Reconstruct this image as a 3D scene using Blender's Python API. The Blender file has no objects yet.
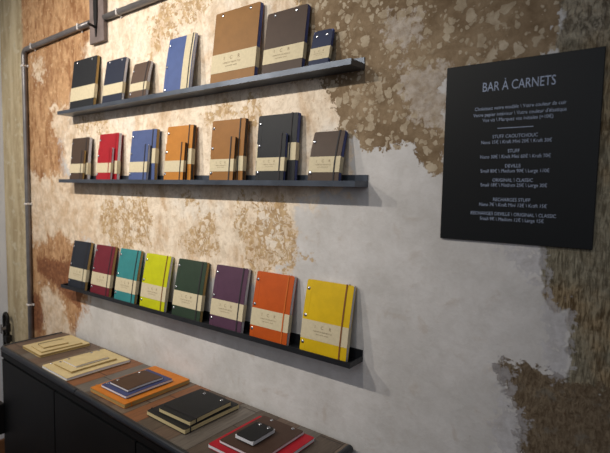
import bpy, bmesh, math, random
import numpy as np
from mathutils import Matrix, Vector

sc = bpy.context.scene
COL = sc.collection
random.seed(4)

# ---------------------------------------------------------------- camera
cam_data = bpy.data.cameras.new('camera')
cam_data.sensor_width = 36.0
cam_data.lens = 475.0 / 610.0 * 36.0
cam_data.clip_start = 0.02
cam = bpy.data.objects.new('camera', cam_data)
COL.objects.link(cam)
R_ = ((0.7992005, 0.06229988, -0.59782714),
      (0.60073348, -0.04978454, 0.79789773),
      (0.01994638, -0.99681504, -0.07721345))
mw = Matrix(((R_[0][0], -R_[0][1], -R_[0][2], 0.0),
             (R_[1][0], -R_[1][1], -R_[1][2], -1.1),
             (R_[2][0], -R_[2][1], -R_[2][2], 1.6),
             (0, 0, 0, 1)))
cam.matrix_world = mw
sc.camera = cam
cam_data.dof.use_dof = True
cam_data.dof.focus_distance = 1.4
cam_data.dof.aperture_fstop = 4.0

# ---------------------------------------------------------------- light
world = bpy.data.worlds.new('world')
sc.world = world
world.use_nodes = True
bg = world.node_tree.nodes['Background']
bg.inputs[0].default_value = (0.78, 0.84, 1.0, 1)
bg.inputs[1].default_value = 0.07
sc.view_settings.view_transform = 'Standard'
sc.view_settings.look = 'None'
sc.view_settings.gamma = 1.0
sc.view_settings.use_curve_mapping = False
sc.view_settings.exposure = 0.0

def spot(loc, target, energy, color, size, blend, radius=0.02):
    d = bpy.data.lights.new('spotlight', 'SPOT')
    d.energy = energy; d.color = color; d.spot_size = math.radians(size)
    d.spot_blend = blend; d.shadow_soft_size = radius
    o = bpy.data.objects.new('spotlight', d)
    COL.objects.link(o)
    o.location = loc
    o.rotation_euler = (Vector(target) - Vector(loc)).to_track_quat('-Z', 'Y').to_euler()
    return o
WARM = (1.0, 0.93, 0.83)
spot((-2.25, -1.37, 2.57), (-2.0, 0, 1.65), 78, WARM, 104, 1.0)
spot((-1.43, -1.37, 2.57), (-1.45, 0, 1.75), 64, WARM, 86, 1.0)
spot((-0.68, -1.37, 2.57), (-1.10, 0, 1.60), 22, WARM, 84, 1.0)
# added soft fill behind the camera, brightens page sides and the left wall
ad = bpy.data.lights.new('added_fill_light', 'AREA'); ad.shape = 'RECTANGLE'; ad.size = 4.0; ad.size_y = 2.6
ad.energy = 32; ad.color = (0.90, 0.94, 1.0)
ao = bpy.data.objects.new('added_fill_light', ad); COL.objects.link(ao)
ao.location = (0.4, -3.6, 2.9)
ao.rotation_euler = (Vector((-1.2, 0, 1.3)) - Vector(ao.location)).to_track_quat('-Z', 'Y').to_euler()

# ---------------------------------------------------------------- helpers
def lin(c):
    return tuple(((v / 255.0) / 12.92 if v <= 10 else (((v / 255.0) + 0.055) / 1.055) ** 2.4) for v in c) + (1.0,)

def new_obj(name, me, mat=None, parent=None, kind=None):
    o = bpy.data.objects.new(name, me)
    COL.objects.link(o)
    if mat: me.materials.append(mat)
    if parent: o.parent = parent
    if kind: o['kind'] = kind
    return o

def from_bm(name, bm, mat, parent=None, kind=None, smooth=False):
    me = bpy.data.meshes.new(name)
    bmesh.ops.recalc_face_normals(bm, faces=bm.faces)
    bm.to_mesh(me); bm.free()
    if smooth:
        for p in me.polygons: p.use_smooth = True
    return new_obj(name, me, mat, parent, kind)

def add_box(bm, x0, x1, y0, y1, z0, z1, bevel=0.0, seg=2):
    r = bmesh.ops.create_cube(bm, size=1.0)
    vs = r['verts']
    for v in vs:
        v.co = Vector((x0 + (v.co.x + .5) * (x1 - x0), y0 + (v.co.y + .5) * (y1 - y0), z0 + (v.co.z + .5) * (z1 - z0)))
    if bevel > 0:
        es = list({e for v in vs for e in v.link_edges})
        bmesh.ops.bevel(bm, geom=es, offset=bevel, segments=seg, affect='EDGES', profile=0.5)

def add_tube(bm, pts, r, n=14, caps=True):
    pts = [Vector(p) for p in pts]
    rings = []
    prev_u = None
    for i, p in enumerate(pts):
        if i == 0: t = pts[1] - p
        elif i == len(pts) - 1: t = p - pts[i - 1]
        else: t = (pts[i + 1] - p).normalized() + (p - pts[i - 1]).normalized()
        t.normalize()
        u = prev_u if prev_u else (Vector((0, 1, 0)) if abs(t.y) < .9 else Vector((1, 0, 0)))
        u = (u - t * u.dot(t)).normalized(); prev_u = u
        w = t.cross(u)
        rr = r[i] if isinstance(r, (list, tuple)) else r
        rings.append([bm.verts.new(p + (u * math.cos(a) + w * math.sin(a)) * rr)
                      for a in [2 * math.pi * k / n for k in range(n)]])
    for a, b in zip(rings, rings[1:]):
        for k in range(n):
            bm.faces.new((a[k], a[(k + 1) % n], b[(k + 1) % n], b[k]))
    if caps:
        bm.faces.new(rings[0][::-1]); bm.faces.new(rings[-1])

def add_prism(bm, pts, z0, z1, fn=None):
    """closed polygon (x, y) swept from z0 to z1"""
    a = [bm.verts.new((x, y, z0)) for x, y in pts]
    b = [bm.verts.new((x, y, z1)) for x, y in pts]
    n = len(pts)
    for k in range(n):
        bm.faces.new((a[k], a[(k + 1) % n], b[(k + 1) % n], b[k]))
    bm.faces.new(a[::-1]); bm.faces.new(b)

def empty(name, loc, label, cat, group=None, rot=(0, 0, 0)):
    o = bpy.data.objects.new(name, None)
    o.empty_display_size = 0.05
    COL.objects.link(o)
    o.location = loc; o.rotation_euler = rot
    o['label'] = label; o['category'] = cat
    if group: o['group'] = group
    return o

# ---------------------------------------------------------------- materials
class NT:
    def __init__(self, name):
        self.m = bpy.data.materials.new(name); self.m.use_nodes = True
        self.t = self.m.node_tree; self.n = self.t.nodes; self.l = self.t.links
        self.b = self.n['Principled BSDF']
    def new(self, typ, **kw):
        n = self.n.new(typ)
        for k, v in kw.items(): setattr(n, k, v)
        return n
    def link(self, a, b): self.l.new(a, b)
    def setin(self, node, key, v):
        if isinstance(v, bpy.types.NodeSocket): self.link(v, node.inputs[key])
        else: node.inputs[key].default_value = v
    def coord(self, kind='Object'): return self.new('ShaderNodeTexCoord').outputs[kind]
    def mapping(self, vec, scale=(1, 1, 1), rot=(0, 0, 0), loc=(0, 0, 0)):
        n = self.new('ShaderNodeMapping'); self.link(vec, n.inputs[0])
        n.inputs['Scale'].default_value = scale; n.inputs['Rotation'].default_value = rot; n.inputs['Location'].default_value = loc
        return n.outputs[0]
    def noise(self, vec, scale, detail=4, rough=.55, dist=0.0, out=0):
        n = self.new('ShaderNodeTexNoise'); self.link(vec, n.inputs['Vector'])
        n.inputs['Scale'].default_value = scale; n.inputs['Detail'].default_value = detail
        n.inputs['Roughness'].default_value = rough; n.inputs['Distortion'].default_value = dist
        return n.outputs[out]
    def math(self, op, a, b=0.0, c=0.0, clamp=False):
        n = self.new('ShaderNodeMath', operation=op); n.use_clamp = clamp
        self.setin(n, 0, a); self.setin(n, 1, b)
        if op in ('MULTIPLY_ADD',): self.setin(n, 2, c)
        return n.outputs[0]
    def step(self, v, lo, hi):
        n = self.new('ShaderNodeMapRange', interpolation_type='SMOOTHSTEP')
        self.setin(n, 0, v); n.inputs[1].default_value = lo; n.inputs[2].default_value = hi
        return n.outputs[0]
    def mix(self, f, a, b, mode='MIX'):
        n = self.new('ShaderNodeMix', data_type='RGBA', blend_type=mode)
        self.setin(n, 0, f); self.setin(n, 6, a); self.setin(n, 7, b)
        return n.outputs[2]
    def bump(self, h, strength=.4, dist=.002):
        n = self.new('ShaderNodeBump'); self.setin(n, 'Height', h)
        n.inputs['Strength'].default_value = strength; n.inputs['Distance'].default_value = dist
        self.link(n.outputs[0], self.b.inputs['Normal'])

def leather(name, c, rough=.55, grain=900, var=.05):
    t = NT(name); co = t.coord()
    c = lin(c)
    dark = tuple(v * (1 - var * 1.6) for v in c[:3]) + (1,)
    lite = tuple(min(1, v * (1 + var)) for v in c[:3]) + (1,)
    f = t.noise(co, 28, 5, .6)
    t.link(t.mix(t.step(f, .3, .7), dark, lite), t.b.inputs['Base Color'])
    t.b.inputs['Roughness'].default_value = rough
    t.b.inputs['Specular IOR Level'].default_value = .28
    t.bump(t.noise(co, grain, 3), .25, .0006)
    return t.m

def paper(name, c, axis='X', var=.18, rough=.85):
    """page block: fine leaf lines stacked through the thickness (local Y)"""
    t = NT(name); co = t.coord()
    c = lin(c)
    f = t.noise(t.mapping(co, (6, 1500, 6)), 1.0, 2)
    dark = tuple(v * (1 - 2 * var) for v in c[:3]) + (1,)
    t.link(t.mix(t.step(f, .35, .65), dark, c), t.b.inputs['Base Color'])
    t.b.inputs['Roughness'].default_value = rough
    t.bump(f, .3, .0005)
    return t.m

def plain(name, c, rough=.5, metal=0.0, var=.08, scale=40, spec=.5, bump=0.0):
    t = NT(name); co = t.coord(); c = lin(c)
    f = t.noise(co, scale, 4)
    t.link(t.mix(t.step(f, .3, .7), tuple(v * (1 - var) for v in c[:3]) + (1,), tuple(min(1, v * (1 + var)) for v in c[:3]) + (1,)), t.b.inputs['Base Color'])
    t.b.inputs['Roughness'].default_value = rough; t.b.inputs['Metallic'].default_value = metal
    t.b.inputs['Specular IOR Level'].default_value = spec
    if bump: t.bump(t.noise(co, scale * 6, 4), bump, .001)
    return t.m

MAT = {}
MAT['kraft_band'] = plain('kraft_band', (200, 187, 156), .8, var=.05, scale=120)
MAT['steel_rivet'] = plain('steel_rivet', (200, 200, 205), .25, 1.0)
MAT['ink'] = plain('ink', (128, 106, 80), .8)
MAT['shelf_steel'] = plain('shelf_steel', (84, 91, 102), .38, .6, .2, 9, bump=.1)
MAT['shelf_steel_dim'] = plain('shelf_steel_dim', (40, 42, 46), .4, .3, .2, 9, bump=.1)  # same shelf steel, its weaker reflection low down put into a darker colour
MAT['galvanised'] = plain('galvanised', (128, 124, 124), .4, .6, .15, 15)
MAT['clip_white'] = plain('clip_white', (215, 210, 205), .5)
MAT['black_paint'] = plain('black_paint', (10, 12, 14), .5, 0, .25, 4, spec=.3, bump=.06)
MAT['black_rail'] = plain('black_rail', (36, 40, 46), .3, .2, .2, 8)
MAT['dark_iron'] = plain('dark_iron', (30, 28, 28), .5, .4)
MAT['grey_wood'] = plain('grey_wood', (112, 98, 94), .7, 0, .2, 20, bump=.3)
MAT['sign_black'] = plain('sign_black', (16, 18, 20), .45, 0, .12, 3, spec=.25)
MAT['sign_text'] = plain('sign_text', (158, 170, 194), .7)
MAT['wall_white'] = plain('wall_white', (236, 238, 244), .8, 0, .06, 3)
MAT['floor_mat'] = plain('floor_mat', (120, 80, 50), .6, 0, .2, 5)
MAT['pages_grey'] = paper('pages_grey', (216, 214, 220))
MAT['pages_white'] = paper('pages_white', (238, 236, 240))
MAT['pages_ochre'] = paper('pages_ochre', (180, 146, 88))
MAT['pages_cream'] = paper('pages_cream', (212, 194, 146))
MAT['pages_blue'] = paper('pages_blue', (84, 94, 150))
MAT['pages_dark'] = paper('pages_dark', (70, 56, 44))
MAT['pages_kraft'] = paper('pages_kraft', (176, 145, 85))

def wood_top():
    t = NT('reclaimed_wood'); co = t.coord()
    sep = t.new('ShaderNodeSeparateXYZ'); t.link(co, sep.inputs[0])
    x, y = sep.outputs[0], sep.outputs[1]
    pw = .078
    px = t.math('DIVIDE', x, pw)
    pid = t.math('FLOOR', px)
    # boards run front to back and are butted at an uneven place
    wn0 = t.new('ShaderNodeTexWhiteNoise', noise_dimensions='1D'); t.link(pid, wn0.inputs['W'])
    yy = t.math('ADD', t.math('MULTIPLY', y, 3.6), wn0.outputs[0])
    yid = t.math('FLOOR', yy)
    # which board: position along the top, each board with its own tone
    tone = dict(b=(104, 86, 74), g=(108, 101, 94), r=(130, 86, 56), d=(90, 78, 68), n=(112, 97, 84))
    seq = 'bdgbndbrgdbnrdbgdbgdnb'
    u = t.math('DIVIDE', t.math('ADD', pid, 10.0), 22.0)
    ramp = t.new('ShaderNodeValToRGB'); t.link(t.math('ADD', u, .01), ramp.inputs[0])
    cr = ramp.color_ramp; cr.interpolation = 'CONSTANT'
    cr.elements[0].position = 0; cr.elements[0].color = lin(tone[seq[0]])
    cr.elements[1].position = 1 / 22; cr.elements[1].color = lin(tone[seq[1]])
    for k in range(2, 22):
        e = cr.elements.new(k / 22); e.color = lin(tone[seq[k]])
    g = t.noise(t.mapping(co, (60, 5, 5)), 3.0, 6, .65, .6)
    c1 = t.mix(t.step(g, .25, .75), (.66, .64, .62, 1), (1.2, 1.18, 1.15, 1))
    c2 = t.mix(1.0, ramp.outputs[0], c1, 'MULTIPLY')
    fx = t.math('ABSOLUTE', t.math('SUBTRACT', t.math('FRACT', px), .5))
    fy = t.math('ABSOLUTE', t.math('SUBTRACT', t.math('FRACT', yy), .5))
    seam = t.math('MAXIMUM', t.step(fx, .475, .495), t.step(fy, .488, .498))
    c3 = t.mix(t.math('MULTIPLY', seam, .75), c2, lin((38, 28, 22)))
    t.link(c3, t.b.inputs['Base Color'])
    t.b.inputs['Roughness'].default_value = .5
    t.bump(t.math('SUBTRACT', t.math('MULTIPLY', g, .4), seam), .5, .002)
    return t.m
MAT['wood_top'] = wood_top()

# ---------------------------------------------------------------- plaster wall
# outlines (x, z on the wall, metres) of the places where plaster, paint or stone change
POLY = {
 'orange': [[(-2.654,2.670), (-1.992,2.503), (-1.919,2.305), (-2.034,2.182), (-2.106,2.063), (-2.163,1.946), (-2.241,1.807), (-2.228,1.660), (-2.157,1.600), (-2.091,1.466), (-2.044,1.312), (-2.033,1.087), (-2.106,0.991), (-2.163,0.900), (-2.515,0.697), (-2.778,0.635)]],
 'lightp': [[(-2.331,1.961), (-2.235,1.971), (-2.146,1.910), (-2.166,1.840), (-2.260,1.803), (-2.336,1.849)], [(-2.610,1.672), (-2.417,1.622), (-2.266,1.660), (-2.156,1.632), (-1.961,1.606), (-1.943,1.339), (-2.278,1.357), (-2.552,1.286), (-2.611,1.447)], [(-2.474,1.094), (-2.309,1.093), (-2.235,0.997), (-2.182,0.896), (-2.423,0.811), (-2.482,0.923)], [(-2.514,2.209), (-2.420,2.204), (-2.404,2.118), (-2.498,2.110)]],
 'darkred': [[(-2.533,1.226), (-2.097,1.252), (-2.067,1.118), (-2.104,1.038), (-2.232,1.075), (-2.388,1.131), (-2.514,1.156)], [(-2.683,1.006), (-2.520,1.052), (-2.461,0.927), (-2.508,0.846), (-2.621,0.856), (-2.718,0.815)]],
 'cream': [[(-2.024,2.511), (-0.725,2.185), (-0.672,1.708), (-0.691,1.601), (-0.844,1.555), (-0.855,1.386), (-1.040,1.276), (-1.508,1.293), (-1.789,1.352), (-1.976,1.336), (-2.072,1.490), (-2.174,1.623), (-2.260,1.808), (-2.144,1.980)]],
 'tan': [[(-1.891,1.548), (-1.568,1.564), (-1.570,1.364), (-1.849,1.356), (-1.925,1.444)], [(-1.401,1.568), (-1.302,1.564), (-1.210,1.512), (-1.180,1.426), (-1.219,1.347), (-1.334,1.349), (-1.401,1.416), (-1.302,1.451), (-1.281,1.516)], [(-1.088,1.582), (-0.913,1.574), (-0.873,1.504), (-0.834,1.430), (-0.797,1.404), (-0.877,1.366), (-0.989,1.334), (-1.067,1.363), (-1.096,1.465)], [(-1.272,1.864), (-0.998,1.877), (-0.998,1.835), (-1.048,1.802), (-1.257,1.816)], [(-0.888,2.171), (-0.707,2.130), (-0.701,1.922), (-0.853,1.919)], [(-1.562,2.253), (-1.416,2.257), (-1.211,2.244), (-1.284,2.170), (-1.474,2.112), (-1.564,2.072)], [(-2.092,1.940), (-1.838,1.902), (-1.869,1.823), (-2.114,1.828)]],
 'mottle': [[(-0.859,2.192), (-0.189,2.032), (-0.192,1.875), (-0.260,1.872), (-0.420,1.885), (-0.411,1.634), (-0.465,1.665), (-0.500,1.715), (-0.633,1.712), (-0.679,1.735), (-0.730,1.819), (-0.789,1.906), (-0.854,1.970)]],
 'pale': [[(-0.599,2.012), (-0.578,2.038), (-0.519,2.035), (-0.481,1.995), (-0.490,1.964), (-0.531,1.962), (-0.576,1.979)], [(-0.546,1.916), (-0.423,1.890), (-0.414,1.751), (-0.469,1.759), (-0.509,1.795), (-0.532,1.851)]],
 'stone': [[(-0.200,1.504), (-0.190,1.385), (-0.169,1.356), (-0.141,1.361), (-0.133,1.234), (-0.143,1.182), (0.050,1.208), (0.001,1.986), (-0.184,2.030), (-0.192,1.875), (-0.202,1.693)]],
 'mortar': [[(-0.275,1.221), (-0.248,1.228), (-0.197,1.231), (-0.148,1.213), (0.048,1.238), (0.059,1.076), (-0.224,0.963), (-0.221,1.098), (-0.250,1.147), (-0.274,1.198)]],
 'flaky': [[(-0.280,1.220), (-0.243,1.206), (-0.235,1.144), (-0.208,1.096), (-0.223,0.987), (-0.274,0.967), (-0.274,1.062), (-0.260,1.137)], [(-0.282,1.480), (-0.191,1.488), (-0.185,1.377), (-0.213,1.427), (-0.238,1.435)], [(-0.189,1.377), (-0.138,1.368), (-0.131,1.234), (-0.163,1.218), (-0.181,1.292)]],
}

def sdf(P, poly):
    n = len(poly); d = np.full(len(P), 1e9); inside = np.zeros(len(P), bool)
    for i in range(n):
        a = np.array(poly[i]); b = np.array(poly[(i + 1) % n]); e = b - a
        w = P - a
        h = np.clip((w @ e) / (e @ e + 1e-12), 0, 1)
        q = w - h[:, None] * e
        d = np.minimum(d, (q ** 2).sum(1))
        c = ((a[1] <= P[:, 1]) != (b[1] <= P[:, 1]))
        if abs(b[1] - a[1]) > 1e-9:
            xi = a[0] + (P[:, 1] - a[1]) / (b[1] - a[1]) * e[0]
            inside ^= c & (P[:, 0] < xi)
    d = np.sqrt(d)
    return np.where(inside, d, -d)          # positive inside

def wall_material():
    t = NT('old_plaster')
    co = t.coord()
    def att(name):
        a = t.new('ShaderNodeAttribute'); a.attribute_name = name; return a.outputs['Fac']
    big = t.noise(co, 5, 5, .6)
    mid = t.noise(co, 16, 6, .62, .4)
    fine = t.noise(co, 48, 6, .65, .3)
    tiny = t.noise(co, 170, 4, .6)
    def mask(name, amp_mid, amp_fine, w, ref=(mid, fine)):
        v = att(name)
        v = t.math('ADD', v, t.math('MULTIPLY', t.math('SUBTRACT', ref[0], .5), amp_mid))
        v = t.math('ADD', v, t.math('MULTIPLY', t.math('SUBTRACT', ref[1], .5), amp_fine))
        return t.step(v, -w, w)
    def two(a, b, n, lo=.35, hi=.65): return t.mix(t.step(n, lo, hi), lin(a), lin(b))
    # smooth painted plaster
    base = two((194, 191, 188), (210, 207, 205), big)
    base = t.mix(t.math('MULTIPLY', t.step(mid, .56, .70), .35), base, lin((176, 162, 148)))
    # small bruises and pinholes
    spots = t.step(fine, .70, .74)
    base = t.mix(t.math('MULTIPLY', spots, .45), base, lin((120, 98, 80)))
    # cream old plaster
    cr = two((200, 174, 144), (230, 215, 195), t.noise(t.mapping(co, (1, 1, .45)), 15, 6, .62, .4), .30, .56)
    cr = t.mix(t.step(big, .52, .66), cr, lin((226, 216, 202)))
    cr = t.mix(t.math('MULTIPLY', t.step(fine, .57, .66), .5), cr, lin((178, 146, 108)))
    m_cream = mask('cream', .20, .06, .02)
    col = t.mix(m_cream, base, cr)
    # tan stains breaking up into flakes
    # mottled bare coat with pale flakes of old paint left on it
    m_mot = mask('mottle', .16, .10, .004)
    mot = two((122, 102, 78), (152, 132, 106), t.noise(co, 9, 6, .65))
    wv = t.new('ShaderNodeTexNoise'); t.link(co, wv.inputs['Vector']); wv.inputs['Scale'].default_value = 34; wv.inputs['Detail'].default_value = 4
    wc = t.new('ShaderNodeVectorMath', operation='MULTIPLY_ADD'); t.link(wv.outputs[1], wc.inputs[0])
    wc.inputs[1].default_value = (.030, .030, .030); t.link(co, wc.inputs[2])
    flk = 0.0
    for vs, r0, dens in ((40, .62, .30), (78, .55, .35)):
        vo = t.new('ShaderNodeTexVoronoi'); t.link(wc.outputs[0], vo.inputs['Vector']); vo.inputs['Scale'].default_value = vs
        sc_ = t.new('ShaderNodeSeparateColor'); t.link(vo.outputs['Color'], sc_.inputs[0])
        rad = t.math('MULTIPLY', t.step(sc_.outputs[0], dens, 1.0), r0)
        rad = t.math('ADD', rad, t.math('MULTIPLY', t.math('SUBTRACT', big, .52), .5))
        f_ = t.step(t.math('SUBTRACT', rad, vo.outputs['Distance']), -.02, .02)
        flk = t.math('MAXIMUM', flk, f_)
    fl = t.noise(wc.outputs[0], 22, 3, .5)
    flk = t.math('MAXIMUM', flk, t.math('MULTIPLY', t.step(fl, .61, .64), .8))
    m_tan = t.math('MULTIPLY', mask('tan', .20, .12, .008), t.math('SUBTRACT', 1.0, t.math('MULTIPLY', flk, .9)))
    veins = t.step(t.math('ABSOLUTE', t.math('SUBTRACT', t.noise(wc.outputs[0], 26, 3, .6, .6), .5)), .012, .05)
    m_tan = t.math('MULTIPLY', m_tan, t.math('ADD', .25, t.math('MULTIPLY', veins, .75)))
    tan = two((160, 126, 82), (192, 164, 122), fine)
    col = t.mix(t.math('MULTIPLY', m_tan, .85), col, tan)
    mot = t.mix(t.math('MULTIPLY', flk, .85), mot, two((170, 154, 130), (192, 178, 156), mid))
    col = t.mix(m_mot, col, mot)
    m_pale = mask('pale', .10, .14, .01)
    col = t.mix(t.math('MULTIPLY', m_pale, .8), col, two((176, 162, 146), (196, 186, 176), fine))
    # orange-brown bare wall
    m_or = mask('orange', .22, .10, .035)
    stv = t.mapping(co, (1.0, 1.0, .35))
    og = t.noise(stv, 22, 7, .68, .5)
    orc = two((148, 104, 68), (196, 156, 116), og, .34, .60)
    orc = t.mix(t.step(fine, .57, .66), orc, lin((214, 182, 144)))
    orc = t.mix(t.math('MULTIPLY', t.step(big, .50, .62), .5), orc, two((128, 84, 54), (160, 118, 82), fine))
    orc = t.mix(t.math('MULTIPLY', t.step(mid, .56, .64), .45), orc, lin((128, 84, 54)))
    col = t.mix(m_or, col, orc)
    m_lp = mask('lightp', .20, .18, .02)
    col = t.mix(m_lp, col, two((206, 180, 150), (226, 208, 186), mid))
    m_dr = mask('darkred', .08, .12, .006)
    col = t.mix(t.math('MULTIPLY', m_dr, .9), col, two((104, 62, 42), (142, 92, 62), fine))
    # pier left of the conduit
    sx = t.new('ShaderNodeSeparateXYZ'); t.link(co, sx.inputs[0])
    pier = t.math('SUBTRACT', 1.0, t.step(t.math('ADD', sx.outputs[0], t.math('MULTIPLY', t.math('SUBTRACT', mid, .5), .05)), -2.640, -2.610))
    pc = two((172, 154, 122), (202, 188, 156), t.noise(t.mapping(co, (1, 1, .15)), 16, 6, .6), .35, .65)
    pc = t.mix(t.step(mid, .55, .66), pc, lin((200, 190, 164)))
    col = t.mix(pier, col, pc)
    # tooled stone, brushed vertical marks
    m_st = mask('stone', .05, .03, .004)
    tool = t.noise(t.mapping(co, (190, 1, 30), rot=(0, .10, 0)), 1.0, 5, .7, .8)
    tool2 = t.noise(t.mapping(co, (30, 1, 150)), 1.0, 4, .65, .5)
    stc = two((92, 74, 50), (164, 146, 116), tool, .40, .60)
    stc = t.mix(t.math('MULTIPLY', t.step(big, .42, .56), .75), stc, two((96, 92, 78), (156, 152, 134), tool))
    stc = t.mix(t.math('MULTIPLY', t.step(tool2, .56, .66), .35), stc, lin((84, 66, 44)))
    hi = t.step(sx.outputs[2], 1.86, 1.94)
    stc = t.mix(t.math('MULTIPLY', hi, .6), stc, two((86, 80, 72), (186, 178, 160), t.noise(t.mapping(co, (70, 1, 45)), 1.0, 6, .7, .6), .42, .58))
    col = t.mix(m_st, col, stc)
    m_mo = mask('mortar', .05, .10, .004)
    rg = t.noise(t.mapping(co, (120, 1, 55), rot=(0, .7, 0)), 1.0, 7, .8, .8)
    moc = two((92, 76, 58), (138, 122, 100), rg, .38, .62)
    moc = t.mix(t.math('MULTIPLY', t.step(t.noise(co, 26, 7, .7), .54, .64), .5), moc, lin((128, 124, 114)))
    col = t.mix(m_mo, col, moc)
    m_fl = mask('flaky', .06, .16, .006)
    col = t.mix(t.math('MULTIPLY', m_fl, .6), col, two((160, 158, 160), (194, 192, 196), fine))
    gr = t.noise(co, 34, 9, .75, .6)
    grc = t.mix(t.step(gr, .34, .62), (.80, .77, .73, 1), (1.06, 1.06, 1.06, 1))
    quiet = t.math('ADD', .30, t.math('MULTIPLY', t.math('MAXIMUM', t.math('MAXIMUM', m_cream, m_or), t.math('MAXIMUM', m_mot, m_st)), .7))
    col = t.mix(quiet, col, t.mix(1.0, col, grc, 'MULTIPLY'))
    t.link(col, t.b.inputs['Base Color'])
    t.b.inputs['Roughness'].default_value = .82
    t.b.inputs['Specular IOR Level'].default_value = .25
    rough_zone = t.math('MAXIMUM', m_st, m_mo)
    h = t.math('MULTIPLY', big, .5)
    h = t.math('ADD', h, t.math('MULTIPLY', mid, .5))
    h = t.math('ADD', h, t.math('MULTIPLY', fine, .25))
    h = t.math('SUBTRACT', h, t.math('MULTIPLY', m_or, .35))
    h = t.math('SUBTRACT', h, t.math('MULTIPLY', t.math('MULTIPLY', m_mot, t.math('SUBTRACT', 1.0, flk)), .25))
    h = t.math('SUBTRACT', h, t.math('MULTIPLY', m_tan, .2))
    h = t.math('SUBTRACT', h, t.math('MULTIPLY', rough_zone, .8))
    h = t.math('ADD', h, t.math('MULTIPLY', t.math('MULTIPLY', tool, m_st), 1.4))
    h = t.math('ADD', h, t.math('MULTIPLY', t.math('MULTIPLY', rg, m_mo), 2.4))
    t.bump(h, .55, .006)
    return t.m

def build_wall():
    x0, x1, z0, z1 = -2.90, 1.2, 0.0, 2.85
    step = .015
    nx = int((x1 - x0) / step) + 1; nz = int((z1 - z0) / step) + 1
    xs = np.linspace(x0, x1, nx); zs = np.linspace(z0, z1, nz)
    X, Z = np.meshgrid(xs, zs); P = np.stack([X.ravel(), Z.ravel()], 1)
    verts = np.column_stack([P[:, 0], np.zeros(len(P)), P[:, 1]])
    i = np.arange(nx - 1)[None, :] + nx * np.arange(nz - 1)[:, None]
    i = i.ravel()
    faces = np.stack([i, i + 1, i + 1 + nx, i + nx], 1)
    me = bpy.data.meshes.new('wall_back')
    # a closed slab: the fine front skin plus a plain back and rim
    b0 = len(verts)
    back = [(x0, .12, z0), (x1, .12, z0), (x1, .12, z1), (x0, .12, z1)]
    allv = verts.tolist() + back
    fl = faces.tolist()
    c = [0, nx - 1, nx * nz - 1, nx * (nz - 1)]
    fl += [[b0, b0 + 3, b0 + 2, b0 + 1],
           [c[0], b0] + [b0 + 1] + list(range(nx - 1, 0, -1)),
           [b0 + 3] + list(range(c[3], c[2] + 1)) + [b0 + 2]]
    fl += [[b0] + [k * nx for k in range(nz)] + [b0 + 3], [b0 + 2] + [k * nx + nx - 1 for k in range(nz - 1, -1, -1)] + [b0 + 1]]
    me.from_pydata(allv, [], fl)
    for name, polys in POLY.items():
        d = np.full(len(P), -1e9)
        for poly in polys: d = np.maximum(d, sdf(P, poly))
        a = me.attributes.new(name, 'FLOAT', 'POINT')
        a.data.foreach_set('value', np.concatenate([np.clip(d, -.5, .5), np.full(4, -.5)]).astype(np.float32))
    return new_obj('wall_back', me, wall_material(), kind='structure')
build_wall()

bm = bmesh.new(); add_box(bm, -3.0, -2.89, -4.0, 0.0, 0.0, 2.85)
from_bm('wall_left', bm, MAT['wall_white'], kind='structure')
bm = bmesh.new(); add_box(bm, -3.0, 1.2, -4.0, 0.12, -.1, 0.0)
from_bm('floor', bm, MAT['floor_mat'], kind='structure')
bm = bmesh.new(); add_box(bm, -2.888, -2.866, -4.0, -.001, 0.001, .17, .004)
from_bm('baseboard_left', bm, MAT['floor_mat'], kind='structure')

# ---------------------------------------------------------------- shelves
SX0, SX1 = -2.14, -.62
TILT = .009 / 1.52
def shelf(z, label, m='shelf_steel', SX1=SX1):
    """z is the underside; folded steel tray: floor, low front lip, taller back flange on the wall"""
    t = empty('wall_shelf', ((SX0 + SX1) / 2, -.034, z), label, 'shelf', 'steel ledge shelves on the wall')
    L = (SX1 - SX0) / 2
    if z == 1.914:      # this one hangs a little low at its far end
        t.location.z -= TILT * .76; t.rotation_euler.y = -TILT
    bm = bmesh.new()
    prof = [(-.034, 0), (-.034, .015), (-.031, .015), (-.031, .004), (.030, .004), (.030, .032), (.0335, .032), (.0335, 0)]
    a = [bm.verts.new((-L, y, zz)) for y, zz in prof]; b = [bm.verts.new((L, y, zz)) for y, zz in prof]
    n = len(prof)
    for k in range(n): bm.faces.new((a[k], a[(k + 1) % n], b[(k + 1) % n], b[k]))
    bm.faces.new(a[::-1]); bm.faces.new(b)
    from_bm('tray', bm, MAT[m], t)
    for sx, nm in ((L - .0025, 'end_cap'), (-L, 'end_cap')):
        bm = bmesh.new()
        pts = [(-.0335, .0005), (-.0335, .0148), (.0335, .0155), (.0335, .0005)]
        a = [bm.verts.new((sx + .0001, y, zz)) for y, zz in pts]; b = [bm.verts.new((sx + .0026, y, zz)) for y, zz in pts]
        for k in range(4): bm.faces.new((a[k], a[(k + 1) % 4], b[(k + 1) % 4], b[k]))
        bm.faces.new(a[::-1]); bm.faces.new(b)
        from_bm('end_cap', bm, MAT[m], t)
    return t
ZT, ZM, ZL = 1.914, 1.610, 1.140
shelf(ZT, 'grey steel ledge shelf, highest of three, carrying the seven widely spaced notebooks', SX1=-.640)
shelf(ZM, 'dark steel ledge shelf in the middle, carrying large notebooks with small ones in front')
shelf(ZL, 'dim-toned steel ledge shelf, lowest of three, carrying a row of eight brightly coloured notebooks', 'shelf_steel_dim')

# ---------------------------------------------------------------- notebooks
def outline(x0, x1, z0, z1, r, n=5):
    pts = []
    for cx, cz, a0 in ((x1 - r, z0 + r, -90), (x1 - r, z1 - r, 0), (x0 + r, z1 - r, 90), (x0 + r, z0 + r, 180)):
        for k in range(n + 1):
            a = math.radians(a0 + 90 * k / n)
            pts.append((cx + r * math.cos(a), cz + r * math.sin(a)))
    return pts

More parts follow.
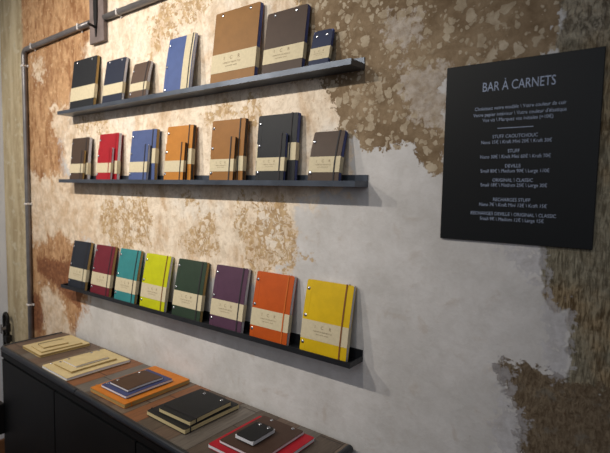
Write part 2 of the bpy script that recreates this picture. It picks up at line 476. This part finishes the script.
def sheet(bm, x0, x1, z0, z1, y0, y1, r, bow, H, rows=14):
    """slab with rounded corners in XZ, between y0 (front) and y1 (back), bent by bow(z)"""
    tmp = bmesh.new()
    pts = outline(x0, x1, z0, z1, r)
    tv = [tmp.verts.new((x, 0, z)) for x, z in pts]
    tmp.faces.new(tv)
    for k in range(1, rows):
        zz = z0 + (z1 - z0) * k / rows
        bmesh.ops.bisect_plane(tmp, geom=tmp.verts[:] + tmp.edges[:] + tmp.faces[:], plane_co=(0, 0, zz), plane_no=(0, 0, 1))
    for k in range(1, 6):
        xx = x0 + (x1 - x0) * k / 6
        bmesh.ops.bisect_plane(tmp, geom=tmp.verts[:] + tmp.edges[:] + tmp.faces[:], plane_co=(xx, 0, 0), plane_no=(1, 0, 0))
    ex = bmesh.ops.extrude_face_region(tmp, geom=tmp.faces[:] + tmp.edges[:] + tmp.verts[:])
    top = [g for g in ex['geom'] if isinstance(g, bmesh.types.BMVert)]
    ts = set(top)
    for v in tmp.verts:
        v.co.y = (y0 if v in ts else y1) + bow(v.co.x, v.co.z)
    me = bpy.data.meshes.new('tmp'); tmp.to_mesh(me); tmp.free()
    bm.from_mesh(me); bpy.data.meshes.remove(me)

def font_mesh(body, size, align='CENTER', sx=1.0, extrude=0.0):
    c = bpy.data.curves.new('text', 'FONT'); c.body = body; c.size = size
    c.align_x = align; c.align_y = 'CENTER'; c.extrude = extrude; c.resolution_u = 3
    o = bpy.data.objects.new('text', c); COL.objects.link(o)
    bpy.context.view_layer.update()
    me = bpy.data.meshes.new_from_object(o.evaluated_get(bpy.context.evaluated_depsgraph_get()))
    bpy.data.objects.remove(o); bpy.data.curves.remove(c)
    for v in me.vertices: v.co.x *= sx
    return me

def notebook(name, W, H, T, cover, pages, bind='left', band=None, vband=None, elastic=None, elastic_col=None,
             rivets=(), r=.0055, bow=.0, ct=.0012, inset=.0008, group=None, label='', loc=(0, 0, 0), rot=(0, 0, 0), text=False, tilt=0.0):
    """local frame: X width, Z height from 0, front cover at y=-T, back cover at y=0; the origin is the base centre"""
    root = empty(name, loc, label, 'notebook', group, rot)
    x0, x1 = -W / 2, W / 2
    bf = lambda x, z: -bow * math.sin(math.pi * min(max(z / H, 0), 1)) + tilt * max(0, (x - x0) / W) ** 2 * 0
    bb = lambda x, z: -bow * .6 * math.sin(math.pi * min(max(z / H, 0), 1))
    bm = bmesh.new(); sheet(bm, x0, x1, 0, H, -T, -T + ct, r, bf, H)
    from_bm('front_cover', bm, cover, root)
    bm = bmesh.new(); sheet(bm, x0, x1, 0, H, -ct, 0, r, bb, H)
    from_bm('back_cover', bm, cover, root)
    if bind == 'top': box_ = (x0 + inset, x1 - inset * .6, inset, H - .001)
    else: box_ = (x0 + .001, x1 - inset * .6, inset, H - inset * .6)
    bm = bmesh.new()
    rows, cols = 14, 2
    xs = [box_[0] + (box_[1] - box_[0]) * k / cols for k in range(cols + 1)]
    zs = [box_[2] + (box_[3] - box_[2]) * k / rows for k in range(rows + 1)]
    F = [[bm.verts.new((x, -T + ct + bf(x, z), z)) for x in xs] for z in zs]
    B = [[bm.verts.new((x, -ct + bb(x, z), z)) for x in xs] for z in zs]
    for i in range(rows):
        for j in range(cols):
            bm.faces.new((F[i][j], F[i][j + 1], F[i + 1][j + 1], F[i + 1][j]))
            bm.faces.new((B[i][j + 1], B[i][j], B[i + 1][j], B[i + 1][j + 1]))
        bm.faces.new((F[i][cols], B[i][cols], B[i + 1][cols], F[i + 1][cols]))
        bm.faces.new((B[i][0], F[i][0], F[i + 1][0], B[i + 1][0]))
    for j in range(cols):
        bm.faces.new((F[0][j + 1], F[0][j], B[0][j], B[0][j + 1]))
        bm.faces.new((F[rows][j], F[rows][j + 1], B[rows][j + 1], B[rows][j]))
    from_bm('page_block', bm, pages, root)
    if bind == 'left':      # creased spine strip where the cover folds over the studs
        bm = bmesh.new(); cx = x0 + .016 * W / .14
        for k in range(14):
            a, b = H * (.02 + .96 * k / 14), H * (.02 + .96 * (k + 1) / 14)
            ya, yb = -T + bf(0, a), -T + bf(0, b)
            vs = [bm.verts.new(p) for p in ((cx - .0004, ya - .0003, a), (cx + .0004, ya - .0003, a), (cx + .0004, yb - .0003, b), (cx - .0004, yb - .0003, b),
                                            (cx - .0004, ya + .0004, a), (cx + .0004, ya + .0004, a), (cx + .0004, yb + .0004, b), (cx - .0004, yb + .0004, b))]
            for q in ((0, 1, 2, 3), (1, 5, 6, 2), (4, 0, 3, 7)): bm.faces.new([vs[i] for i in q])
        from_bm('crease', bm, cover, root)
    def wrap(nm, za, zb, g, m, par, xa=None, xb=None):
        """strip around the book: horizontal (over z range) or vertical (over x range)"""
        bm = bmesh.new()
        if xa is None:
            loops = []
            n = 5
            for k in range(n + 1):
                z = za + (zb - za) * k / n
                yf, yb2 = -T - g + bf(0, z), g * .25 + bb(0, z)
                loops.append([bm.verts.new(p) for p in ((x0 - g, yb2, z), (x0 - g, yf, z), (x1 + g, yf, z), (x1 + g, yb2, z))])
        else:
            n = 14; loops = []
            path = [(H * k / n, 'f') for k in range(n + 1)] + [(H * (n - k) / n, 'b') for k in range(n + 1)]
            for z, s in path:
                zz = z + (g if z >= H - 1e-6 else (-g if z <= 1e-6 else 0))
                zz = max(zz, .0002)
                y = -T - g + bf(0, z) if s == 'f' else g * .15 + bb(0, z)
                loops.append([bm.verts.new((xa, y, zz)), bm.verts.new((xb, y, zz))])
        closed = xa is None
        for a, b in zip(loops, loops[1:] + ([] if closed else [loops[0]])):
            m_ = len(a)
            for j in range(m_ if closed else 1):
                bm.faces.new((a[j], a[(j + 1) % m_], b[(j + 1) % m_], b[j]))
        o = from_bm(nm, bm, m, par)
        return o
    if band:
        bo = wrap('belly_band', band[0], band[1], .0006, MAT['kraft_band'], root)
        if text:
            for body, size, dz in (('I     C     R', .0135, .011), ('CARNET EN CUIR RECYCLE', .0052, -.0015), ('papier interieur recharge', .0042, -.0095)):
                me = font_mesh(body, size * text)
                zc = (band[0] + band[1]) / 2 + dz * text
                for v in me.vertices:
                    vx, vz = v.co.x - W * .03, v.co.y + zc
                    v.co = Vector((vx, -T - .0009 + bf(0, vz), vz))
                if '   ' in body:      # the widely spaced initials, each its own piece
                    for lo, hi in ((-9, -.4), (-.4, .4), (.4, 9)):
                        b2 = bmesh.new(); b2.from_mesh(me)
                        mid_ = -W * .03; half = size * text * 1.6
                        bmesh.ops.delete(b2, geom=[v for v in b2.verts if not (lo * half <= v.co.x - mid_ < hi * half)], context='VERTS')
                        m2 = bpy.data.meshes.new('lettering'); b2.to_mesh(m2); b2.free()
                        new_obj('lettering', m2, MAT['ink'], bo)
                else:
                    new_obj('lettering', me, MAT['ink'], bo)
    if vband:
        wrap('belly_band', 0, 0, .0006, MAT['kraft_band'], root, x0 + W * vband[0], x0 + W * vband[1])
    if elastic is not None:
        ec = elastic_col or cover
        if elastic[0] == 'v':
            ex = x0 + W * elastic[1]; wrap('elastic_band', 0, 0, .0016, ec, root, ex - .0022, ex + .0022)
        else:
            ez = H * elastic[1]; wrap('elastic_band', ez - .0022, ez + .0022, .0016, ec, root)
    for fx, fz in rivets:
        bm = bmesh.new()
        rr = .0046
        cx, cz = x0 + W * fx, H * fz; y = -T + bf(0, cz)
        prof = [(rr * 1.15, 0), (rr * 1.15, -.0006), (rr * .95, -.0016), (rr * .55, -.0023), (.0004, -.0026)]
        rings = [[bm.verts.new((cx + q * math.cos(a), y + yy, cz + q * math.sin(a))) for a in [2 * math.pi * k / 14 for k in range(14)]] for q, yy in prof]
        for a, b in zip(rings, rings[1:]):
            for k in range(14): bm.faces.new((a[k], a[(k + 1) % 14], b[(k + 1) % 14], b[k]))
        bm.faces.new(rings[-1]); bm.faces.new(rings[0][::-1])
        from_bm('rivet', bm, MAT['steel_rivet'], root, smooth=True)
    return root

LV = lambda name, c, **k: leather(name, c, **k)
C_ = dict(
    black=LV('leather_black', (30, 32, 36)), navy=LV('leather_navy', (33, 39, 56)), umber=LV('leather_umber', (84, 66, 55)),
    blue=LV('leather_blue', (70, 88, 136)), tan=LV('leather_tan', (134, 95, 50)), darkbrown=LV('leather_darkbrown', (70, 55, 46)),
    midnight=LV('leather_midnight', (38, 46, 72)), cocoa=LV('leather_cocoa', (72, 57, 47)), red=LV('leather_red', (158, 24, 36)),
    denim=LV('leather_denim', (74, 88, 130)), honey=LV('leather_honey', (180, 118, 46)), ochre=LV('leather_ochre', (142, 97, 48)),
    slate=LV('leather_slate', (38, 42, 50)), burgundy=LV('leather_burgundy', (108, 34, 46)), teal=LV('leather_teal', (54, 128, 130)),
    lime=LV('leather_lime', (186, 188, 16)), green=LV('leather_green', (44, 60, 46)), purple=LV('leather_purple', (80, 52, 72)),
    orange=LV('leather_orange', (182, 78, 18)), yellow=LV('leather_yellow', (208, 172, 10)), kraft=LV('card_kraft', (204, 184, 138), rough=.8, var=.05),
    orange_big=LV('leather_amber', (198, 118, 40)), violet=LV('leather_indigo', (66, 72, 112)), espresso=LV('leather_espresso', (82, 60, 46)),
    coal=LV('leather_coal', (34, 34, 34)), scarlet=LV('leather_scarlet', (176, 28, 42)), chocolate=LV('leather_chocolate', (76, 56, 46)),
    elastic=plain('elastic_dark', (34, 30, 34), .7), elastic_brown=plain('elastic_brown', (120, 70, 24), .7),
    elastic_orange=plain('elastic_orange', (196, 96, 20), .7))
PG = {k[6:]: v for k, v in MAT.items() if k.startswith('pages_')}

def standing(shelf_z, xl, W, y0, yt, H, T, **kw):
    """xl left edge, y0 / yt depth of the front cover at its foot and head"""
    if shelf_z == ZT:
        drop = TILT * (SX1 - xl - W / 2)
        shelf_z -= drop; H += drop * .9
        if kw.get('band'): kw['band'] = (kw['band'][0] + drop * .8, kw['band'][1] + drop * .9)
    lean = math.asin(max(-.6, min(.6, (yt - y0) / H)))
    # the origin is the back lower edge; the lean turns the book about it
    yb = y0 + T * math.cos(lean); zb = shelf_z + .0045 + T * math.sin(lean) * 1.0
    return notebook('notebook', W, H, T, loc=(xl + W / 2, yb, zb - T * math.sin(lean) + .0002), rot=(-lean, -TILT if shelf_z < ZT and shelf_z > 1.8 else 0, 0), **kw)
# note: rotating by -lean about X carries the head towards the wall (+y)

R3 = ((.055, .876), (.055, .50), (.055, .13)); R2 = ((.06, .77), (.06, .22)); RT = ((.17, .955), (.80, .955))
GT, GM, GS, GL = 'notebooks on the top shelf', 'large notebooks on the middle shelf', 'small notebooks on the middle shelf', 'coloured notebooks on the lowest shelf'
# top shelf
standing(ZT, -2.087, .192, -.043, -.017, .218, .013, cover=C_['black'], pages=PG['ochre'], bind='top', band=(.042, .100), rivets=RT, group=GT, label='large black notebook with ochre page edges, leftmost on the top shelf')
standing(ZT, -1.826, .136, -.044, -.016, .182, .012, cover=C_['navy'], pages=PG['grey'], bind='top', band=(.040, .082), rivets=RT, bow=.002, group=GT, label='medium dark navy notebook on the top shelf, right of the large black one')
standing(ZT, -1.632, .103, -.047, -.019, .143, .012, cover=C_['umber'], pages=PG['grey'], band=(.034, .064), rivets=((.07, .8), (.07, .2)), elastic=('v', .86), elastic_col=C_['elastic'], bow=.004, group=GT, label='small brown notebook with elastic strap on the top shelf, left of the blue one')
standing(ZT, -1.421, .139, -.049, -.017, .200, .011, cover=C_['blue'], pages=PG['grey'], vband=(.67, .985), rivets=((.055, .88), (.055, .5), (.055, .1)), elastic=('v', .92), elastic_col=C_['elastic'], bow=.003, group=GT, label='bright blue notebook with an upright cream paper band on the top shelf')
standing(ZT, -1.179, .191, -.050, -.021, .236, .016, cover=C_['tan'], pages=PG['blue'], bind='top', band=(.041, .101), rivets=RT, group=GT, text=1.2, label='largest notebook on the top shelf, tan leather with two rivets at its head')
standing(ZT, -.961, .137 + .01, -.047, -.018, .194, .014, cover=C_['darkbrown'], pages=PG['blue'], bind='top', band=(.041, .086), rivets=((.2, .95), (.74, .95)), group=GT, text=1.0, label='dark brown notebook on the top shelf, right of the large tan one')
standing(ZT, -.794, .064, -.045, -.016, .115, .010, cover=C_['midnight'], pages=PG['blue'], bind='top', band=(.030, .065), rivets=((.22, .87), (.74, .87)), r=.013, group=GT, text=.55, label='tiny navy notebook with rounded corners, last on the right of the top shelf')
# middle shelf: large notebooks
mid = [(-2.099, .142, .189, 'cocoa', 'grey', (.030, .080), 'brown'), (-1.874, .139, .195, 'red', 'grey', (.033, .084), 'red'), (-1.645, .155, .196, 'denim', 'ochre', (.070, .125), 'denim blue'),
       (-1.426, .138, .198, 'honey', 'dark', (.064, .117), 'orange-tan'), (-1.192, .149, .202, 'ochre', 'dark', (.039, .085), 'ochre-tan'), (-.988, .150, .203, 'black', 'blue', (.068, .118), 'black')]
for x, w, h, c, p, b, nm in mid:
    standing(ZM, x, w, -.0375, -.023, h, .014, cover=C_[c], pages=PG[p], band=b, rivets=R3, elastic=('v', .86), elastic_col=C_['elastic'] if c != 'red' else C_['red'], bow=.002, group=GM,
             label='large %s notebook behind a small %s one on the middle shelf' % (nm, nm))
standing(ZM, -.782, .100, -.050, -.019, .145, .014, cover=C_['cocoa'], pages=PG['blue'], band=(.030, .073), rivets=((.07, .80), (.07, .2)), elastic=('v', .84), elastic_col=C_['elastic'], bow=.005, group=GM, text=.8,
         label='dark brown notebook standing alone at the right end of the middle shelf')
small = [(-2.071, .105, .132, 'cocoa', 'ochre', 'brown'), (-1.855, .102, .136, 'red', 'grey', 'red'), (-1.625, .110, .139, 'denim', 'grey', 'denim blue'),
         (-1.411, .103, .138, 'honey', 'dark', 'orange-tan'), (-1.174, .106, .144, 'ochre', 'dark', 'ochre-tan'), (-.971, .106, .144, 'black', 'blue', 'black')]
for i, (x, w, h, c, p, nm) in enumerate(small):
    standing(ZM, x, w, -.0555, -.0425, h, .010, cover=C_[c], pages=PG[p], band=(.037, .076), rivets=R2, elastic=('v', .84), elastic_col=C_['elastic'] if c != 'red' else C_['red'], group=GS, text=(.75 if i > 3 else False),
             label='small %s notebook before the large %s one on the middle shelf' % (nm, nm))
# lowest shelf
low = [(-2.110, .143, .208, 'slate', 'ochre', 'dark slate', 'elastic'), (-1.921, .141, .206, 'burgundy', 'ochre', 'burgundy', 'elastic'), (-1.739, .137, .206, 'teal', 'ochre', 'teal', 'elastic'),
       (-1.565, .148, .203, 'lime', 'grey', 'lime yellow-green', 'elastic_brown'), (-1.372, .149, .202, 'green', 'ochre', 'dark green', 'elastic'), (-1.175, .146, .202, 'purple', 'grey', 'plum purple', 'elastic'),
       (-.992, .147, .202, 'orange', 'grey', 'orange', 'elastic_orange'), (-.797, .154, .202, 'yellow', 'grey', 'golden yellow', 'elastic_brown')]
for i, (x, w, h, c, p, nm, e) in enumerate(low):
    standing(ZL, x, w, -.0515, -.0165, h, .0125, cover=C_[c], pages=PG[p], band=(.037, .090), rivets=R3, elastic=('v', .86 if i else .84), elastic_col=C_[e], bow=.003, group=GL, text=.95,
             label='%s leather notebook with a kraft paper band, standing on the lowest shelf' % nm)

# ---------------------------------------------------------------- cabinet
CZ = .902
YF = lambda x: -.283 - (x + 2.243) * .0333
cab = empty('metal_cabinet', (-1.44, -.16, 0), 'long black metal sideboard with a reclaimed wood top under the shelves', 'cabinet')
def cpart(name, bm, mat, par=cab):
    for v in bm.verts: v.co -= Vector((-1.44, -.16, 0))
    return from_bm(name, bm, mat, par)
CX0, CX1 = -2.243, -.640
bm = bmesh.new()
add_prism(bm, [(CX0 + .012, YF(CX0) + .014), (CX1 - .01, YF(CX1) + .014), (CX1 - .01, -.012), (CX0 + .012, -.012)], CZ - .032, CZ)
cpart('tabletop', bm, MAT['wood_top'])
bm = bmesh.new()
add_prism(bm, [(CX0 + .004, YF(CX0) + .012), (CX1 - .004, YF(CX1) + .012), (CX1 - .004, -.004), (CX0 + .004, -.004)], .06, CZ - .034)
cpart('body', bm, MAT['black_paint'])
bm = bmesh.new()      # rolled front rail
pts = [(CX0 + .006, YF(CX0) + .008, CZ - .009), (-1.685, YF(-1.685) + .008, CZ - .009)]
add_tube(bm, [(CX0 + .004, -.02, CZ - .008), (CX0 + .004, YF(CX0) + .03, CZ - .008), (CX0 + .008, YF(CX0) + .014, CZ - .008), (CX0 + .022, YF(CX0) + .006, CZ - .008),
              (-1.56, YF(-1.56) + .006, CZ - .008)], .0115, 16)
cpart('edge_rail', bm, MAT['black_rail'])
bm = bmesh.new()
add_tube(bm, [(-1.556, YF(-1.556) + .006, CZ - .008), (CX1 - .02, YF(CX1) + .006, CZ - .008), (CX1 - .006, YF(CX1) + .014, CZ - .008), (CX1 - .003, YF(CX1) + .03, CZ - .008), (CX1 - .003, -.016, CZ - .008)], .0115, 16)
cpart('edge_rail', bm, MAT['black_rail'])
bm = bmesh.new()
add_prism(bm, [(CX0 + .002, YF(CX0) + .004), (CX1 - .002, YF(CX1) + .004), (CX1 - .002, YF(CX1) + .020), (CX0 + .002, YF(CX0) + .020)], CZ - .046, CZ - .018)
cpart('frame', bm, MAT['black_paint'])
for a, b in ((-2.228, -1.735), (-1.727, -1.200), (-1.192, -.660)):
    bm = bmesh.new()
    add_prism(bm, [(a, YF(a) + .003), (b, YF(b) + .003), (b, YF(b) + .012), (a, YF(a) + .012)], .10, CZ - .054)
    d = cpart('door', bm, MAT['black_paint'])
for x in (CX0 + .04, CX1 - .04):
    for y in (-.04, -.25):
        bm = bmesh.new(); add_box(bm, x - .02, x + .02, y - .02, y + .02, 0, .06)
        cpart('leg', bm, MAT['black_paint'])
bm = bmesh.new(); add_box(bm, -2.262, -2.215, -.312, -.279, .52, .655, .005); add_tube(bm, [(-2.256, -.316, .515), (-2.256, -.316, .66)], .008, 10)
cpart('hinge', bm, MAT['dark_iron'])

# ---------------------------------------------------------------- notebooks lying on the cabinet
def lying(xc, yf, W, H, T, z, rz=0.0, **kw):
    """xc centre of the width, yf the edge nearest the viewer; H runs towards the wall"""
    o = notebook('notebook', W, H, T, loc=(xc, yf, z), rot=(-math.pi / 2, 0, 0), **kw)
    o.rotation_euler = (Matrix.Rotation(rz, 4, 'Z') @ Matrix.Rotation(-math.pi / 2, 4, 'X')).to_euler()
    return o
RD = math.radians
def gp(s): return 'notebooks in the %s stack' % s
z = CZ + .0018
lying(-2.050, -.238, .176, .205, .011, z, RD(-2), cover=C_['kraft'], pages=PG['kraft'], group=gp('leftmost'), label='large kraft card notebook, bottom of the leftmost stack on the cabinet')
lying(-2.035, -.224, .110, .165, .006, z + .0116, RD(-4), cover=C_['kraft'], pages=PG['kraft'], group=gp('leftmost'), label='medium kraft card notebook, in the middle of the leftmost stack')
lying(-2.042, -.203, .070, .098, .006, z + .0182, RD(-6), cover=C_['kraft'], pages=PG['kraft'], elastic=('v', .12), elastic_col=C_['elastic'], group=gp('leftmost'), label='smallest kraft card notebook with a dark strap, topmost of the leftmost stack')
lying(-1.751, -.287, .195, .250, .010, z, RD(-1), cover=C_['kraft'], pages=PG['white'], rivets=((.05, .12), (.05, .88)), bow=.002, group=gp('second'), label='large kraft notebook with white pages, bottom of the second stack from the left')
lying(-1.747, -.258, .135, .180, .007, z + .0126, RD(0), cover=C_['kraft'], pages=PG['kraft'], rivets=((.07, .12), (.07, .88)), group=gp('second'), label='medium kraft notebook with brown page edges, middle of the second stack from the left')
lying(-1.748, -.231, .098, .130, .007, z + .0204, RD(0), cover=C_['kraft'], pages=PG['white'], rivets=((.08, .15), (.08, .85)), bow=.001, group=gp('second'), label='small kraft notebook with white pages, topmost of the second stack from the left')
lying(-1.409, -.280, .204, .258, .014, z, RD(0), cover=C_['orange_big'], pages=PG['ochre'], elastic=('h', .09), elastic_col=C_['orange_big'], group=gp('third'), label='large orange leather notebook, bottom of the third stack, under the blue one')
lying(-1.407, -.258, .146, .182, .009, z + .0162, RD(0), cover=C_['violet'], pages=PG['white'], bow=.002, rivets=((.06, .1), (.06, .9)), group=gp('third'), label='indigo blue notebook with white pages, lying between the orange and dark brown ones')
lying(-1.404, -.240, .106, .136, .008, z + .0274, RD(0), cover=C_['espresso'], pages=PG['white'], rivets=((.08, .18), (.08, .8)), bow=.002, group=gp('third'), label='small dark brown notebook, topmost of the third stack, on the indigo blue one')
lying(-1.128, -.262, .184, .212, .014, z, RD(-1), cover=C_['coal'], pages=PG['cream'], bind='top', rivets=((.2, .93), (.8, .93)), elastic=('h', .09), elastic_col=C_['elastic'], group=gp('fourth'), bow=.001, label='larger black notebook with cream pages, underneath in the all-black stack')
lying(-1.108, -.245, .140, .165, .013, z + .0165, RD(1), cover=C_['coal'], pages=PG['cream'], bind='top', rivets=((.22, .93), (.78, .93)), elastic=('h', .14), elastic_col=C_['elastic'], group=gp('fourth'), bow=.001, label='smaller black notebook with cream pages, on top in the all-black stack')
lying(-.832, -.268, .204, .207, .011, z, RD(0), cover=C_['scarlet'], pages=PG['white'], bind='top', rivets=((.2, .955), (.78, .955)), group=gp('rightmost'), label='large red notebook, bottom of the rightmost stack on the cabinet')
lying(-.838, -.247, .150, .180, .009, z + .0116, RD(0), cover=C_['chocolate'], pages=PG['white'], bind='top', rivets=((.25, .95), (.78, .95)), group=gp('rightmost'), label='dark brown notebook lying on the large red one in the rightmost stack')
lying(-.850, -.218, .066, .090, .012, z + .0234, RD(0), cover=C_['coal'], pages=PG['white'], bind='top', r=.010, rivets=((.25, .9), (.75, .9)), group=gp('rightmost'), label='tiny black notebook with rounded corners, topmost of the rightmost stack')

# ---------------------------------------------------------------- price board
sg = empty('price_board', (-.262, -.0035, 1.6), 'dark price board with the heading BAR À CARNETS, mounted on the wall', 'sign')
# corners on the wall plane, from the centre
bm = bmesh.new()
add_box(bm, -.155, .157, -.004, .0025, -.108, .287, .001, 1)
from_bm('panel', bm, MAT['sign_black'], sg)
def sign_line(body, size, dz, dx=0, sx=.86):
    me = font_mesh(body, size, sx=sx)
    for v in me.vertices: v.co = Vector((v.co.x + dx, -.0044, v.co.y + dz))
    return new_obj('lettering', me, MAT['sign_text'], sg)
LINES = [
    ('BAR À CARNETS', 0.0285, 0.2326, 0.0007, 0.7),
    ('Choisissez votre modèle \\ Votre couleur de cuir', 0.0108, 0.1866, 0.0041, 0.86),
    ("Votre papier intérieur \\ Votre couleur d'élastique", 0.0108, 0.1729, 0.0038, 0.86),
    ('Vos vis \\ Marquez vos initiales (+10€)', 0.0108, 0.1608, 0.0024, 0.86),
    ('STUFF CAOUTCHOUC', 0.0105, 0.1241, 0.0002, 0.86),
    ('Nano 15€ \\ Kraft Mini 20€ \\ Kraft 30€', 0.0105, 0.1123, 0.0018, 0.86),
    ('STUFF', 0.0105, 0.0921, -0.0002, 0.86),
    ('Nano 30€ \\ Kraft Mini 60€ \\ Kraft 70€', 0.0105, 0.0803, 0.0014, 0.86),
    ('DEVILLE', 0.0105, 0.06, -0.0006, 0.86),
    ('Small 80€ \\ Medium 90€ \\ Large 110€', 0.0105, 0.0493, 0.002, 0.86),
    ('ORIGINAL \\ CLASSIC', 0.0105, 0.0293, -0.0, 0.86),
    ('Small 18€ \\ Medium 25€ \\ Large 30€', 0.0105, 0.0185, 0.0015, 0.86),
    ('RECHARGES STUFF', 0.0105, -0.0133, 0.0001, 0.86),
    ('Nano 7€ \\ Kraft Mini 12€ \\ Kraft 15€', 0.0105, -0.0248, 0.0017, 0.86),
    ('RECHARGES DEVILLE \\ ORIGINAL \\ CLASSIC', 0.0105, -0.0448, 0.0017, 0.86),
    ('Small 9€ \\ Medium 12€ \\ Large 15€', 0.0105, -0.0564, 0.0012, 0.86),
]
for a in LINES: sign_line(*a)
bm = bmesh.new(); add_box(bm, -.036, .036, -.0046, -.0041, .1414, .1428)
from_bm('rule', bm, MAT['sign_text'], sg)

# ---------------------------------------------------------------- conduit, bracket, fitting
PX = -2.578
cd = empty('conduit_pipe', (PX, -.014, 0), 'grey metal conduit pipe running up the wall corner and along above the shelves', 'pipe')
def rel(bm, o):
    for v in bm.verts: v.co -= Vector(o)
    return bm
O = (PX, -.014, 0)
bm = bmesh.new()
arc = [(PX + .03 * (1 - math.cos(a)), -.014, 2.232 + .03 * math.sin(a)) for a in [math.pi / 2 * k / 6 for k in range(7)]]
add_tube(bm, [(PX, -.014, 0.0), (PX, -.014, 1.2)] + arc + [(-2.05, -.014, 2.274), (-1.954, -.014, 2.2752)], .0125, 18)
add_tube(bm, [(-1.845, -.014, 2.2765), (-1.2, -.014, 2.284), (.9, -.014, 2.306)], .0125, 18)
from_bm('tube', rel(bm, O), MAT['galvanised'], cd, smooth=True)
for p, ax in (((PX, 2.185), 'v'), ((PX, 1.5), 'v'), ((PX, .98), 'v'), ((-2.48, 2.2645), 'h'), ((-2.04, 2.2743), 'h'), ((-1.745, 2.2777), 'h')):
    bm = bmesh.new(); x, zz = p
    if ax == 'v': add_box(bm, x - .0138, x + .0138, -.0280, -.001, zz - .005, zz + .005, .003); add_box(bm, x + .012, x + .020, -.006, -.001, zz - .006, zz + .006, .002)
    else: add_box(bm, x - .004, x + .004, -.0280, -.001, zz - .0138, zz + .0138, .003); add_box(bm, x - .004, x + .004, -.006, -.001, zz - .021, zz - .012, .002)
    from_bm('pipe_clip', rel(bm, O), MAT['clip_white'], cd)

wb = empty('wall_bracket', (-1.882, 0, 2.17), 'grey wooden block with a black iron hook, fixed over the conduit pipe', 'bracket')
O = (-1.882, 0, 2.17)
bm = bmesh.new(); add_box(bm, -1.953, -1.846, -.019, -.0005, 2.186, 2.70, .002)
from_bm('backing_board', rel(bm, O), MAT['grey_wood'], wb)
bm = bmesh.new()
pr = [(-1.912, 2.70), (-1.912, 2.29), (-1.898, 2.208), (-1.886, 2.29), (-1.886, 2.70)]
a = [bm.verts.new((x, -.025, zz)) for x, zz in pr]; b = [bm.verts.new((x, -.0195, zz)) for x, zz in pr]
for k in range(5): bm.faces.new((a[k], a[(k + 1) % 5], b[(k + 1) % 5], b[k]))
bm.faces.new(a[::-1]); bm.faces.new(b)
from_bm('iron_strap', rel(bm, O), MAT['dark_iron'], wb)
bm = bmesh.new(); add_tube(bm, [(-1.899, -.024, 2.246), (-1.899, -.042, 2.250), (-1.899, -.056, 2.254)], [.005, .005, .004], 10)
from_bm('peg', rel(bm, O), MAT['dark_iron'], wb)
bm = bmesh.new(); add_box(bm, -1.965, -1.865, -.035, -.0195, 2.380, 2.405, .003)
from_bm('crossbar', rel(bm, O), MAT['dark_iron'], wb)

VX = -2.842
fx = empty('pipe_valve', (VX, -.03, 0), 'dark metal valve with a curved grey pipe, low in the left corner beside the cabinet', 'valve')
O = (VX, -.03, 0)
bm = bmesh.new()
arc = [(VX + .024 * math.cos(a), -.03, .865 + .026 * math.sin(a)) for a in [math.pi * k / 8 for k in range(9)]]
add_tube(bm, [(VX + .024, -.03, .70)] + arc + [(VX - .024, -.03, .0)], .0085, 12)
from_bm('bent_pipe', rel(bm, O), MAT['dark_iron'], fx, smooth=True)
bm = bmesh.new(); add_box(bm, VX + .008, VX + .040, -.046, -.014, .735, .775, .006); add_box(bm, VX + .012, VX + .036, -.042, -.018, .79, .84, .006)
from_bm('valve_body', rel(bm, O), MAT['dark_iron'], fx)
bm = bmesh.new(); add_tube(bm, [(VX + .024, -.042, .815), (VX + .024, -.062, .815)], .009, 12); add_box(bm, VX + .016, VX + .032, -.066, -.061, .79, .84, .002)
from_bm('handle', rel(bm, O), MAT['galvanised'], fx)
